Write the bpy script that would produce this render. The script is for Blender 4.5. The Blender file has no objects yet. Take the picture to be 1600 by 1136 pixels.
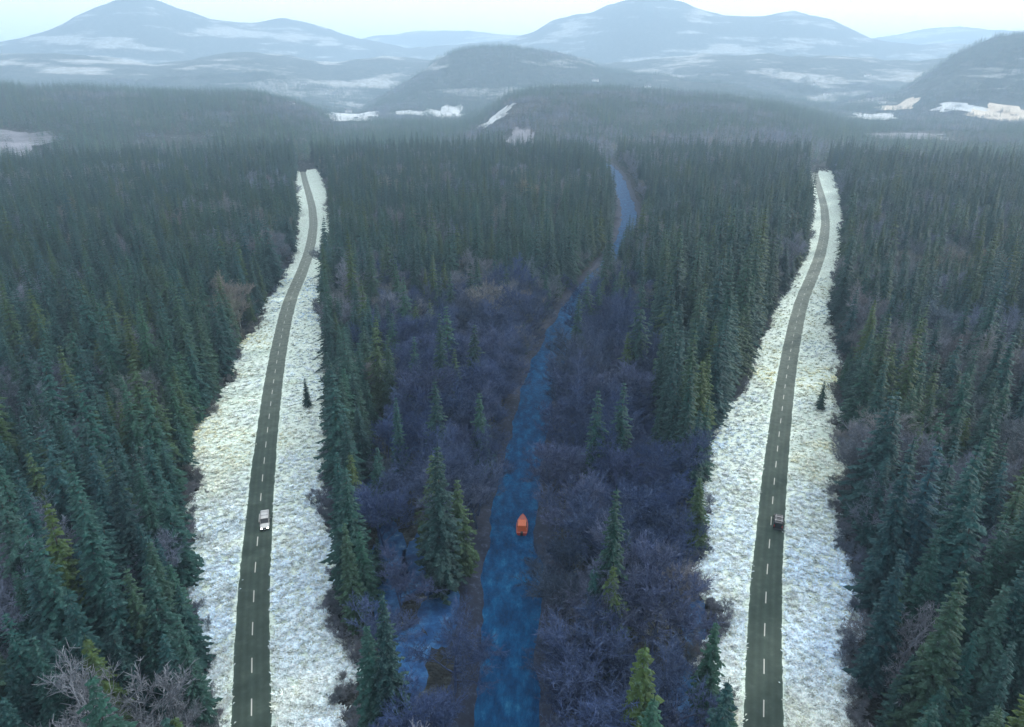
import bpy, bmesh, math, random
import numpy as np
from mathutils import Vector, Matrix

R = math.radians
rng = np.random.default_rng(11)
random.seed(11)
SC = bpy.context.scene
COL = SC.collection

# ------------------------------------------------------------------ camera
H, PITCH, F, CX, CY = 112.0, R(22.0), 1081.0, 800.0, 568.0
cam_d = bpy.data.cameras.new('camera')
cam_d.lens = 36 * F / 1600
cam_d.clip_start, cam_d.clip_end = 1.0, 40000
cam = bpy.data.objects.new('camera', cam_d)
COL.objects.link(cam)
cam.location = (0, 0, H)
cam.rotation_euler = (math.pi / 2 - PITCH, 0, 0)
SC.camera = cam

# ------------------------------------------------------------------ sky, sun, exposure
SUN_AZ, SUN_EL = R(52), R(29)          # azimuth from +Y towards +X
w = bpy.data.worlds.new('World')
SC.world = w
w.use_nodes = True
nt = w.node_tree
nt.nodes.clear()
sky = nt.nodes.new('ShaderNodeTexSky')
sky.sky_type = 'NISHITA'
sky.sun_disc = False
sky.sun_elevation, sky.sun_rotation = SUN_EL, SUN_AZ
sky.altitude, sky.air_density, sky.dust_density, sky.ozone_density = 300, 1.0, 2.0, 1.2
mixw = nt.nodes.new('ShaderNodeMix')
mixw.data_type = 'RGBA'
mixw.inputs[0].default_value = 0.66
mixw.inputs[7].default_value = (10.6, 10.5, 10.2, 1)      # an even sheet of thin cloud
bg = nt.nodes.new('ShaderNodeBackground')
bg.inputs[1].default_value = 0.135
out = nt.nodes.new('ShaderNodeOutputWorld')
nt.links.new(sky.outputs[0], mixw.inputs[6])
nt.links.new(mixw.outputs[2], bg.inputs[0])
nt.links.new(bg.outputs[0], out.inputs[0])

sd = bpy.data.lights.new('sun', 'SUN')
sd.energy, sd.angle, sd.color = 2.3, R(7), (1.0, 0.97, 0.92)
so = bpy.data.objects.new('sun', sd)
COL.objects.link(so)
sv = Vector((math.sin(SUN_AZ) * math.cos(SUN_EL), math.cos(SUN_AZ) * math.cos(SUN_EL), math.sin(SUN_EL)))
so.rotation_euler = (-sv).to_track_quat('-Z', 'Y').to_euler()
so.location = (0, 0, 900)

vs = SC.view_settings
vs.view_transform, vs.look = 'Standard', 'None'
vs.exposure, vs.gamma = 0.72, 1.0
SC.cycles.use_denoising = True
SC.cycles.max_bounces = 5
SC.cycles.diffuse_bounces = 2
SC.cycles.glossy_bounces = 2
SC.cycles.transparent_max_bounces = 4
SC.cycles.volume_bounces = 1

# ------------------------------------------------------------------ pixel -> place
cp, sp = math.cos(PITCH), math.sin(PITCH)
def G(px, py):
    """point of the flat ground seen at a photo pixel"""
    px, py = np.asarray(px, float), np.asarray(py, float)
    u, v = px - CX, py - CY
    dy, dz = F * cp - v * sp, -F * sp - v * cp
    t = H / -dz
    return u * t, dy * t
def az_el(px, py):
    u, v = np.asarray(px, float) - CX, np.asarray(py, float) - CY
    dy, dz = F * cp - v * sp, -F * sp - v * cp
    return np.arctan2(u, dy), np.arctan2(dz, np.hypot(u, dy))
def to_px(x, y, z):
    dx, dy, dz = x, y, z - H
    zc = dy * cp - dz * sp
    yc = dy * sp + dz * cp
    zc = np.maximum(zc, 1e-3)
    return CX + F * dx / zc, CY - F * yc / zc

# value noise in numpy
def vnoise(x, y, seed=0):
    xi, yi = np.floor(x).astype(np.int64), np.floor(y).astype(np.int64)
    fx, fy = x - xi, y - yi
    fx, fy = fx * fx * (3 - 2 * fx), fy * fy * (3 - 2 * fy)
    def h(a, b):
        n = (a * 374761393 + b * 668265263 + seed * 974711) & 0x7fffffff
        n = ((n ^ (n >> 13)) * 1274126177) & 0x7fffffff
        return ((n ^ (n >> 16)) & 0xffff) / 65535.0
    return (h(xi, yi) * (1 - fx) + h(xi + 1, yi) * fx) * (1 - fy) + (h(xi, yi + 1) * (1 - fx) + h(xi + 1, yi + 1) * fx) * fy
def fbm(x, y, seed=0, o=4):
    s, a, t = 0, 1, 0
    for i in range(o):
        s = s + a * vnoise(x * 2**i, y * 2**i, seed + i); t += a; a *= .5
    return s / t

# ------------------------------------------------------------------ terrain height
def smooth(t):
    t = np.clip(t, 0, 1)
    return t * t * (3 - 2 * t)
# ridges: distance, front slope length, back slope length, crest line in photo pixels, roughness
RIDGES = [
    (2300, 1350, 1500, [(-500, 122), (0, 124), (120, 128), (250, 134), (400, 139), (470, 158), (520, 180), (580, 198), (690, 196), (760, 170), (800, 138),
                        (860, 130), (960, 130), (1050, 136), (1130, 142), (1230, 160), (1300, 180), (1400, 198), (1600, 196), (2200, 180)], .0),
    (4000, 1100, 1300, [(-500, 150), (300, 140), (420, 150), (560, 172), (600, 150), (640, 126), (680, 100), (720, 80), (760, 74), (800, 70), (840, 76), (880, 86), (930, 100), (1000, 116), (1150, 136),
                       (1300, 165), (1400, 150), (1460, 112), (1500, 85), (1550, 66), (1600, 52), (1700, 40), (2200, 60)], .02),
    (5600, 1700, 1600, [(-600, 70), (0, 88), (60, 84), (150, 90), (240, 100), (330, 92), (400, 84), (520, 98), (600, 88), (680, 96), (760, 92),
                        (830, 84), (900, 92), (980, 100), (1060, 92), (1140, 90), (1200, 86), (1300, 92), (1420, 96), (1500, 88), (1600, 92), (2200, 80)], .05),
    (8200, 2000, 2000, [(-600, 60), (-200, 88), (0, 72), (60, 56), (130, 26), (190, 6), (225, 2), (270, 14), (330, 32), (390, 35), (440, 27), (490, 34), (560, 58),
                        (640, 72), (720, 68), (800, 62), (860, 36), (930, 20), (985, 5), (1020, 2), (1070, 12), (1130, 30), (1190, 30), (1240, 17),
                        (1300, 30), (1360, 56), (1430, 68), (1520, 66), (1600, 52), (1900, 40), (2200, 60)], .05),
    (11500, 2200, 2000, [(-600, 70), (500, 70), (590, 54), (660, 48), (740, 50), (800, 60), (1300, 66), (1390, 52), (1450, 42), (1500, 38), (1560, 46), (1640, 56), (2200, 60)], .03),
]
RD = []
for D, wf, wb, line, rough in RIDGES:
    px = np.array([p[0] for p in line], float); py = np.array([p[1] for p in line], float)
    a, e = az_el(px, py)
    hh = H + D * np.tan(e)
    if D < 3000: hh = hh - 20
    RD.append((D, wf, wb, a, hh, rough))
def terrain(x, y):
    x, y = np.asarray(x, float), np.asarray(y, float)
    r, a = np.hypot(x, y), np.arctan2(x, y)
    z = -6 * smooth((r - 1000) / 800)
    for i, (D, wf, wb, ca, ch, rough) in enumerate(RD):
        n = fbm(x / 900 + 7 * i, y / 900 + 3 * i, 5 + i, 5) - .5
        h = np.interp(a, ca, ch)
        d = r - D * (1 + .05 * np.sin(a * 9 + i))
        s = np.where(d < 0, smooth(1 + d / wf), smooth(1 - d / wb))
        n_f = fbm(x / 260 + 3 * i, y / 260, 45 + i, 4) - .5
        zz = h * s * (1 + n * rough * 6 * (1 - s) + n * rough * .5) + n_f * (60 if i > 0 else 14) * s ** .5 * (rough > 0 or i == 0)
        z = np.where(r > 900, np.maximum(z, np.where(s > 0, zz, -1e9)), z)
    near = smooth((r - 950) / 350)
    return z * near

# ------------------------------------------------------------------ plan of roads, verges and river (photo pixels -> ground)
def polyline(tab):
    ys = np.array([t[0] for t in tab], float); xs = np.array([t[1] for t in tab], float)
    o = np.argsort(ys); return ys[o], xs[o]
ROAD = polyline([(1500, 384), (1300, 389), (1136, 393), (1000, 394), (900, 398), (840, 403), (760, 409), (690, 416), (640, 422), (600, 427), (550, 435), (500, 445),
                 (470, 453), (450, 461), (430, 470), (400, 481), (375, 487), (350, 490), (325, 488), (305, 483), (285, 477), (268, 473), (258, 472)])
VL = polyline([(1500, 330), (1136, 335), (1000, 318), (930, 296), (850, 288), (760, 300), (700, 290), (650, 325), (600, 358), (550, 372), (500, 404), (470, 416), (440, 437),
               (400, 458), (350, 464), (300, 461), (268, 462), (258, 464)])
VR = polyline([(1500, 585), (1136, 556), (1000, 541), (900, 529), (850, 523), (800, 512), (700, 516), (600, 512), (540, 511), (500, 500), (450, 502), (420, 516), (390, 517),
               (350, 518), (300, 512), (268, 500), (258, 488)])
RIVC = polyline([(1500, 782), (1136, 793), (1000, 796), (900, 799), (820, 804), (750, 811), (690, 821), (650, 833), (600, 846), (550, 862), (500, 887), (470, 905), (440, 931),
                 (400, 964), (370, 978), (340, 984), (320, 980), (290, 970), (270, 960), (255, 945), (243, 925)])
RIVW = polyline([(1500, 70), (1136, 53), (1000, 49), (900, 45), (820, 39), (750, 33), (690, 29), (650, 29), (600, 26), (550, 25), (500, 22), (470, 20), (440, 18),
                 (400, 14), (370, 13), (340, 12), (320, 11), (290, 10), (270, 9), (243, 7)])
def at(tab, y): return np.interp(y, tab[0], tab[1])
def rows(y0, y1, step):
    """photo rows spaced evenly (step metres, growing with distance) along the ground"""
    ys = [y0]
    while ys[-1] > y1:
        y = ys[-1]
        d0, d1 = G(800, y)[1], G(800, y - 1)[1]
        s = step * max(1, d0 / 160)
        ys.append(max(y - s / (d1 - d0), y1))
    return np.array(ys)
def sm(tab_y, a, k=9):
    pad = np.concatenate([np.repeat(a[:1], k), a, np.repeat(a[-1:], k)])
    return np.convolve(pad, np.ones(2 * k + 1) / (2 * k + 1), 'valid')

# ------------------------------------------------------------------ material helpers
def mat(name):
    m = bpy.data.materials.new(name)
    m.use_nodes = True
    n = m.node_tree
    b = n.nodes['Principled BSDF']
    return m, n, b
def N(nt, t, **kw):
    n = nt.nodes.new(t)
    for k, v in kw.items():
        if k.startswith('i'):
            n.inputs[int(k[1:])].default_value = v
        else:
            setattr(n, k, v)
    return n
def noise(nt, vec, scale, detail=4, rough=.55):
    n = nt.nodes.new('ShaderNodeTexNoise')
    n.inputs['Scale'].default_value = scale
    n.inputs['Detail'].default_value = detail
    n.inputs['Roughness'].default_value = rough
    if vec is not None: nt.links.new(vec, n.inputs['Vector'])
    return n
def ramp(nt, fac, stops, interp='LINEAR'):
    r = nt.nodes.new('ShaderNodeValToRGB')
    r.color_ramp.interpolation = interp
    e = r.color_ramp.elements
    while len(e) < len(stops): e.new(.5)
    for q, (p, c) in zip(e, stops):
        q.position = p; q.color = (*c, 1)
    nt.links.new(fac, r.inputs[0])
    return r
def mixc(nt, fac, a, b, mode='MIX'):
    m = nt.nodes.new('ShaderNodeMix'); m.data_type = 'RGBA'; m.blend_type = mode
    for s, v in ((0, fac), (6, a), (7, b)):
        if isinstance(v, (int, float)): m.inputs[s].default_value = v
        elif isinstance(v, tuple): m.inputs[s].default_value = (*v, 1)
        else: nt.links.new(v, m.inputs[s])
    return m.outputs[2]
def bump(nt, b, h, strength, dist):
    n = nt.nodes.new('ShaderNodeBump')
    n.inputs['Strength'].default_value = strength
    n.inputs['Distance'].default_value = dist
    nt.links.new(h, n.inputs['Height'])
    nt.links.new(n.outputs[0], b.inputs['Normal'])
def plain(name, c, rough=.6, metal=0, emit=None):
    m, n, b = mat(name)
    b.inputs['Base Color'].default_value = (*c, 1)
    b.inputs['Roughness'].default_value = rough
    b.inputs['Metallic'].default_value = metal
    if emit:
        b.inputs['Emission Color'].default_value = (*c, 1)
        b.inputs['Emission Strength'].default_value = emit
    return m
def position(n): return n.nodes.new('ShaderNodeNewGeometry').outputs['Position']

# terrain
m_ground, n, b = mat('forest_floor_and_hills')
P = position(n)
n1 = noise(n, P, .22, 5, .7)
floor = ramp(n, n1.outputs[0], [(.3, (.012, .016, .018)), (.5, (.03, .035, .036)), (.62, (.07, .085, .09)), (.72, (.40, .46, .47))])
mpz = N(n, 'ShaderNodeMapping'); mpz.inputs['Scale'].default_value = (.7, .7, 5.0); n.links.new(P, mpz.inputs[0])
n2 = noise(n, mpz.outputs[0], .0020, 6, .62)
n3 = noise(n, P, .03, 6, .75)
hill_for = ramp(n, n3.outputs[0], [(.3, (.012, .022, .024)), (.5, (.04, .055, .05)), (.7, (.11, .11, .10))])
hill_col = mixc(n, ramp(n, n2.outputs[0], [(.53, (0, 0, 0)), (.60, (.75, .75, .75))]).outputs[0], hill_for.outputs[0],
                ramp(n, n3.outputs[0], [(.35, (.26, .25, .21)), (.6, (.50, .53, .54))]).outputs[0])
ln = N(n, 'ShaderNodeVectorMath', operation='LENGTH'); n.links.new(P, ln.inputs[0])
mr = N(n, 'ShaderNodeMapRange', i1=2600.0, i2=3300.0); n.links.new(ln.outputs['Value'], mr.inputs[0])
n.links.new(mixc(n, mr.outputs[0], floor.outputs[0], hill_col), b.inputs['Base Color'])
b.inputs['Roughness'].default_value = .95
b.inputs['Specular IOR Level'].default_value = .1
bump(n, b, n3.outputs[0], .8, 12)

m_frost, n, b = mat('frosted_grass_turf')
P = position(n)
mp = N(n, 'ShaderNodeMapping'); mp.inputs['Scale'].default_value = (.7, 1.3, 1); n.links.new(P, mp.inputs[0])
n1 = noise(n, mp.outputs[0], 1.1, 5, .7)
n2 = noise(n, P, .06, 4, .6)
c1 = ramp(n, n1.outputs[0], [(.31, (.06, .09, .06)), (.41, (.36, .43, .37)), (.49, (.64, .76, .71)), (.8, (.79, .89, .85))])
c2 = ramp(n, n2.outputs[0], [(.35, (1, 1, 1)), (.62, (.95, .98, .95)), (.78, (.86, .90, .78))])
n.links.new(mixc(n, 1.0, c1.outputs[0], c2.outputs[0], 'MULTIPLY'), b.inputs['Base Color'])
b.inputs['Roughness'].default_value = .9
b.inputs['Specular IOR Level'].default_value = .15
bump(n, b, n1.outputs[0], .6, .35)

m_asphalt, n, b = mat('damp_asphalt')
P = position(n)
n1 = noise(n, P, .35, 5, .65); n2 = noise(n, P, 6, 3, .6)
c = ramp(n, n1.outputs[0], [(.3, (.030, .050, .041)), (.55, (.043, .068, .056)), (.75, (.066, .096, .080))])
UVn = N(n, 'ShaderNodeUVMap')
sx = N(n, 'ShaderNodeSeparateXYZ'); n.links.new(UVn.outputs[0], sx.inputs[0])
tr = ramp(n, sx.outputs[0], [(0, (1.5, 1.55, 1.5)), (.06, (1, 1, 1)), (.18, (.86, .86, .86)), (.27, (1.1, 1.1, 1.1)), (.37, (.86, .86, .86)), (.5, (1.16, 1.16, 1.16)),
                              (.63, (.86, .86, .86)), (.73, (1.1, 1.1, 1.1)), (.82, (.86, .86, .86)), (.94, (1, 1, 1)), (1, (1.5, 1.55, 1.5))])
sy = N(n, 'ShaderNodeSeparateXYZ'); n.links.new(P, sy.inputs[0])
rim = N(n, 'ShaderNodeMapRange', i1=190.0, i2=420.0); n.links.new(sy.outputs[1], rim.inputs[0])     # rime building up on the far stretch of asphalt
rn = ramp(n, noise(n, P, .5, 4, .6).outputs[0], [(.35, (.35, .35, .35)), (.65, (1, 1, 1))])
rmx = N(n, 'ShaderNodeMath', operation='MULTIPLY'); n.links.new(rim.outputs[0], rmx.inputs[0]); n.links.new(rn.outputs[0], rmx.inputs[1])
n.links.new(mixc(n, rmx.outputs[0], mixc(n, 1.0, c.outputs[0], tr.outputs[0], 'MULTIPLY'), (.25, .29, .25)), b.inputs['Base Color'])
b.inputs['Roughness'].default_value = .8
b.inputs['Specular IOR Level'].default_value = .2
bump(n, b, n2.outputs[0], .3, .02)

m_paint = plain('worn_road_paint', (.46, .48, .45), .7)

m_water, n, b = mat('deep_blue_river_water')
P = position(n)
mp = N(n, 'ShaderNodeMapping'); mp.inputs['Scale'].default_value = (1.0, .45, 1); n.links.new(P, mp.inputs[0])
n1 = noise(n, mp.outputs[0], .35, 6, .7); n2 = noise(n, mp.outputs[0], 1.6, 4, .65)
c = ramp(n, n1.outputs[0], [(.30, (.001, .022, .075)), (.48, (.002, .052, .155)), (.60, (.005, .090, .225)), (.74, (.04, .19, .34))])
n.links.new(c.outputs[0], b.inputs['Base Color'])
b.inputs['Roughness'].default_value = .55
b.inputs['Specular IOR Level'].default_value = .06
bump(n, b, n2.outputs[0], 1.0, .5)

m_ice, n, b = mat('blue_pond_ice')
P = position(n)
n1 = noise(n, P, .25, 6, .7)
c = ramp(n, n1.outputs[0], [(.3, (.004, .020, .07)), (.47, (.010, .060, .18)), (.60, (.03, .12, .28)), (.72, (.16, .27, .42))])
n.links.new(c.outputs[0], b.inputs['Base Color'])
b.inputs['Roughness'].default_value = .5
b.inputs['Specular IOR Level'].default_value = .2
bump(n, b, n1.outputs[0], .6, .3)

m_bank, n, b = mat('dark_river_bank')
n1 = noise(n, position(n), .8, 5, .7)
c = ramp(n, n1.outputs[0], [(.3, (.004, .008, .022)), (.55, (.012, .022, .050)), (.75, (.07, .10, .17))])
n.links.new(c.outputs[0], b.inputs['Base Color']); b.inputs['Roughness'].default_value = .9

def field_mat(name, c0, c1):
    m, n, b = mat(name)
    n1 = noise(n, position(n), .012, 6, .7)
    c = ramp(n, n1.outputs[0], [(.3, c0), (.7, c1)])
    n.links.new(c.outputs[0], b.inputs['Base Color']); b.inputs['Roughness'].default_value = .95
    return m
m_field_white = field_mat('snowy_field', (.26, .30, .31), (.62, .66, .68))
m_field_tan = field_mat('dry_straw_field', (.36, .30, .22), (.62, .56, .46))
m_field_heath = field_mat('frosted_heath', (.035, .042, .055), (.19, .20, .24))

def leaf_mat(name, stops, frost, frost_col=(.34, .40, .40), tone=False):
    m, n, b = mat(name)
    oi = n.nodes.new('ShaderNodeObjectInfo')
    fac = oi.outputs['Random']
    if tone:
        ta = N(n, 'ShaderNodeAttribute', attribute_name='tone')
        ad = N(n, 'ShaderNodeMath', operation='ADD'); n.links.new(fac, ad.inputs[0]); n.links.new(ta.outputs['Fac'], ad.inputs[1])
        fc = N(n, 'ShaderNodeMath', operation='FRACT'); n.links.new(ad.outputs[0], fc.inputs[0]); fac = fc.outputs[0]
    c = ramp(n, fac, stops)
    lo = noise(n, oi.outputs['Location'], .012, 3, .6)
    tint = ramp(n, lo.outputs[0], [(.34, (.70, .95, 1.4)), (.52, (.92, 1, 1.12)), (.68, (1.25, 1.15, .75))])
    c = mixc(n, .8, c.outputs[0], tint.outputs[0], 'MULTIPLY')
    nn = noise(n, position(n), .9, 3, .7)
    c = mixc(n, 1.0, c, ramp(n, nn.outputs[0], [(.3, (.55, .55, .55)), (.7, (1.5, 1.5, 1.5))]).outputs[0], 'MULTIPLY')
    g = n.nodes.new('ShaderNodeNewGeometry')
    s = N(n, 'ShaderNodeSeparateXYZ'); n.links.new(g.outputs['Normal'], s.inputs[0])
    ab = N(n, 'ShaderNodeMath', operation='ABSOLUTE'); n.links.new(s.outputs[2], ab.inputs[0])
    mu = N(n, 'ShaderNodeMath', operation='MULTIPLY'); n.links.new(ab.outputs[0], mu.inputs[0])
    fr = ramp(n, noise(n, position(n), 1.7, 2, .6).outputs[0], [(.5, (0, 0, 0)), (.7, (frost, frost, frost))])
    n.links.new(fr.outputs[0], mu.inputs[1])
    n.links.new(mixc(n, mu.outputs[0], c, frost_col), b.inputs['Base Color'])
    b.inputs['Roughness'].default_value = .75
    b.inputs['Specular IOR Level'].default_value = .15
    return m
SPRUCE_STOPS = [(0, (.003, .024, .022)), (.18, (.008, .056, .044)), (.32, (.004, .032, .028)), (.48, (.016, .066, .038)), (.62, (.004, .036, .038)), (.76, (.036, .068, .012)), (.88, (.006, .050, .056)), (1, (.042, .070, .012))]
SPRUCE_STOPS = [(p_, tuple(v_ * .74 for v_ in c_)) for p_, c_ in SPRUCE_STOPS]
m_spruce = leaf_mat('spruce_needles', SPRUCE_STOPS, .24, (.17, .30, .28))
m_bare = leaf_mat('frosted_bare_twigs', [(0, (.11, .12, .135)), (.4, (.16, .165, .185)), (.7, (.09, .115, .12)), (1, (.145, .13, .13))], .5, (.40, .44, .48))
m_violet = leaf_mat('violet_grey_twigs', [(0, (.016, .030, .070)), (.35, (.048, .072, .14)), (.6, (.018, .036, .080)), (.8, (.072, .090, .155)), (1, (.028, .040, .085))], .35, (.20, .28, .43))
m_bark = plain('grey_brown_bark', (.07, .06, .055), .9)
m_tuft = leaf_mat('frosted_tussock', [(0, (.70, .76, .73)), (.6, (.78, .88, .84)), (.88, (.66, .70, .58)), (1, (.30, .34, .27))], .8, (.88, .92, .92))

# ------------------------------------------------------------------ mesh helpers
def mesh_obj(name, verts, faces, m, parent=None, uv=None, smooth_=False):
    me = bpy.data.meshes.new(name)
    me.from_pydata(np.asarray(verts).tolist() if isinstance(verts, np.ndarray) else verts, [], faces.tolist() if isinstance(faces, np.ndarray) else faces)
    me.materials.append(m)
    if uv is not None:
        l = me.uv_layers.new(name='UVMap')
        vi = np.zeros(len(me.loops), np.int32); me.loops.foreach_get('vertex_index', vi)
        l.data.foreach_set('uv', np.asarray(uv, np.float32)[vi].ravel())
    if smooth_: me.shade_smooth()
    o = bpy.data.objects.new(name, me)
    COL.objects.link(o)
    if parent: o.parent = parent
    return o
def grid_faces(nr, nc):
    i = np.arange(nr - 1)[:, None] * nc + np.arange(nc - 1)[None]
    i = i.ravel()
    return np.stack([i, i + 1, i + nc + 1, i + nc], 1)
def tag(o, label=None, cat=None, group=None, kind=None):
    if label: o['label'] = label
    if cat: o['category'] = cat
    if group: o['group'] = group
    if kind: o['kind'] = kind
    return o

# ------------------------------------------------------------------ ground
azs = np.concatenate([np.linspace(-math.pi, -R(62), 40)[:-1], np.linspace(-R(62), R(62), 560), np.linspace(R(62), math.pi, 40)[1:]])
rs = np.concatenate([[.5], np.geomspace(40, 900, 14), np.geomspace(930, 14500, 300)])
A, RR = np.meshgrid(azs, rs)
gx, gy = RR * np.sin(A), RR * np.cos(A)
gz = terrain(gx, gy) - .02
gv = np.stack([gx, gy, gz], -1).reshape(-1, 3)
ground = mesh_obj('ground', gv, grid_faces(len(rs), len(azs))[:, ::-1], m_ground, smooth_=True)
tag(ground, 'dark forest floor rising into hazy wooded hills with pale fields', 'ground', kind='structure')

# ------------------------------------------------------------------ roads with verges
def strip(ys, xl, xr, nc, z, zn=None):
    t = np.linspace(0, 1, nc)[None]
    X = xl[:, None] * (1 - t) + xr[:, None] * t
    x, y = G(X, np.repeat(ys[:, None], nc, 1))
    zz = np.full_like(x, z) if zn is None else z + zn(x, y, t)
    return x, y, zz
VERGES = []
ROADS = []
for k in range(2):
    off = 800 * k
    ys = rows(1420, 258, .55)
    xl, xr = sm(ys, at(VL, ys)) + off, sm(ys, at(VR, ys)) + off
    gl = G(xl, ys)[1]
    # ragged edges, at ground scale
    mpx = F / np.maximum(gl, 50)
    xl = xl + ((fbm(gl / 11, gl * 0 + k, 3 + k) - .5) * 9 + (fbm(gl / 2.2, gl * 0, 5 + k, 3) - .5) * 5) * mpx
    xr = xr + ((fbm(gl / 11, gl * 0 + k, 33 + k) - .5) * 9 + (fbm(gl / 2.2, gl * 0, 35 + k, 3) - .5) * 5) * mpx
    def zn(x, y, t):
        d = np.clip(np.hypot(x, y) / 300, .3, 1.4)
        lump = fbm(x / 1.6, y / 1.0, 50 + k, 3) - .35
        e = np.clip(np.minimum(t, 1 - t) * 14, 0, 1)
        # the turf dips to meet the asphalt
        roadc = np.interp(y, RY, RX)
        dr = np.clip((np.abs(x - roadc) - 3.4) / 3, 0, 1)
        return (.05 + .55 * np.clip(lump, 0, 1) * dr * e + .35 * fbm(x / 14, y / 14, 9) * dr * e)
    rc = sm(ys, at(ROAD, ys)) + off
    RX, RY = G(rc, ys)
    x, y, z = strip(ys, xl, xr, 96, 0.0, zn)
    v = mesh_obj('verge', np.stack([x, y, z], -1).reshape(-1, 3), grid_faces(*x.shape), m_frost, smooth_=True)
    tag(v, ['frosted grass verge along the road with the silver van', 'frosted grass verge along the road with the black van'][k], 'verge', 'frosted verges', 'structure')
    VERGES.append((x, y, z))
    # road surface: fixed width in metres along the centre line
    d = np.stack([np.gradient(RX), np.gradient(RY)], 1)
    d /= np.linalg.norm(d, axis=1)[:, None]
    nrm = np.stack([d[:, 1], -d[:, 0]], 1)
    ROADS.append((RX, RY, d, nrm))
    offs = np.linspace(-3.6, 3.6, 9)
    wob = (fbm(RY / 2.2, RY * 0, 70 + k) - .5) * .5
    pts, uv = [], []
    for j, q in enumerate(offs):
        q2 = q + wob * (1 if abs(q) > 3.5 else 0) * np.sign(q)
        pts.append(np.stack([RX + nrm[:, 0] * q2, RY + nrm[:, 1] * q2, np.full_like(RX, .16 - .06 * (q / 3.6) ** 2)], 1))
        uv.append(np.stack([np.full_like(RX, j / 8), RY / 8], 1))
    pts = np.stack(pts, 1).reshape(-1, 3); uv = np.stack(uv, 1).reshape(-1, 2)
    r = mesh_obj('road', pts, grid_faces(len(RX), 9), m_asphalt, uv=uv, smooth_=True)
    tag(r, ['grey two-lane road carrying the silver van between frosted verges', 'grey two-lane road carrying the black van between frosted verges'][k], 'road', kind='structure')
    # centre-line dashes
    s = np.concatenate([[0], np.cumsum(np.hypot(np.diff(RX), np.diff(RY)))])
    p0, count, far_v, far_f = 2.0, 0, [], []
    while p0 + 6 < s[-1]:
        ss = np.linspace(p0, p0 + 4.2, 4)
        cx, cy = np.interp(ss, s, RX), np.interp(ss, s, RY)
        nx, ny = np.interp(ss, s, nrm[:, 0]), np.interp(ss, s, nrm[:, 1])
        hw = .11
        vv = np.concatenate([np.stack([cx - nx * hw, cy - ny * hw, cx * 0 + .168], 1), np.stack([cx + nx * hw, cy + ny * hw, cx * 0 + .168], 1)])
        ff = [(i, i + 4, i + 5, i + 1) for i in range(3)]
        if cy[0] < 420:
            mesh_obj('lane_dash', vv, ff, m_paint, r)
        else:
            far_f += [tuple(q + len(far_v) for q in f) for f in ff]; far_v += vv.tolist()
        p0 += 11.0; count += 1
    fo = mesh_obj('lane_dash_run', far_v, far_f, m_paint, r); fo['kind'] = 'stuff'

# ------------------------------------------------------------------ river with banks
ys = rows(1420, 244, .8)
rcx, rhw = sm(ys, at(RIVC, ys)), sm(ys, at(RIVW, ys))
gl = G(rcx, ys)[1]
jl, jr = (fbm(gl / 14, gl * 0, 81, 5) - .5) * 5, (fbm(gl / 14, gl * 0, 91, 5) - .5) * 5
xc, yc = G(rcx, ys)
hw = rhw * np.hypot(xc, yc) / F * .0 + (G(rcx + rhw, ys)[0] - xc)
RIV = (xc, yc, hw)
def long_strip(name, offs_l, offs_r, nc, zf, m, label, cat):
    t = np.linspace(0, 1, nc)[None]
    X = xc[:, None] + offs_l[:, None] * (1 - t) + offs_r[:, None] * t
    Y = np.repeat(yc[:, None], nc, 1)
    o = mesh_obj(name, np.stack([X, Y, zf(X, Y, t)], -1).reshape(-1, 3), grid_faces(*X.shape), m, smooth_=True)
    return tag(o, label, cat, kind='structure')
long_strip('river', -hw + jl - 1, hw + jr + 1, 16, lambda X, Y, t: np.full_like(X, .10), m_water, 'deep blue river winding through dark bare trees', 'river')
bankz = lambda X, Y, t: .03 + .75 * np.sin(np.pi * np.repeat(t, len(X), 0)) ** .7 * (.5 + fbm(X / 2, Y / 2, 17))
long_strip('river_bank', -hw + jl - 5.5, -hw + jl + .3, 8, bankz, m_bank, 'dark earth bank along the river beside the silver van road', 'bank')
long_strip('river_bank', hw + jr - .3, hw + jr + 5.5, 8, bankz, m_bank, 'dark earth bank along the river beside the black van road', 'bank')

# ------------------------------------------------------------------ blue ponds among the trees
PONDS = [((572, 752), 34, 60), ((628, 670), 30, 46), ((600, 900), 30, 70), ((655, 880), 38, 48), ((690, 960), 34, 46), ((1080, 1090), 30, 60), ((640, 1040), 30, 60), ((1085, 980), 16, 60)]
PONDXY = []
pond_lab = ['blue ice pond screened by trees near the frosted verge', 'small blue ice pond deep among dark trees', 'long blue ice pond at the edge of the frosted verge trees', 'blue ice pond among dark trees near the river',
            'irregular blue ice pond close to the river bank', 'blue ice pond beside the verge of the black van road', 'narrow blue ice pond between bare trees', 'slim blue ice pond by the verge of the black van road']
for i, ((px, py), ax, ay) in enumerate(PONDS):
    th = np.linspace(0, 2 * np.pi, 48, endpoint=False)
    k = 1 + .55 * (fbm(np.cos(th) * 1.6 + 5 * i, np.sin(th) * 1.6, 20 + i) - .5) * 2
    x, y = G(px + ax * k * np.cos(th), py + ay * k * np.sin(th))
    vv = [(float(x.mean()), float(y.mean()), .03)] + [(float(a), float(b_), .03) for a, b_ in zip(x, y)]
    o = mesh_obj('pond', vv, [(0, 1 + (j + 1) % 48, 1 + j) for j in range(48)], m_ice)
    tag(o, pond_lab[i], 'pond', 'blue ponds in the woods', 'structure')
    PONDXY.append((x.mean(), y.mean(), (x.max() - x.min()) / 2, (y.max() - y.min()) / 2))

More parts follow.
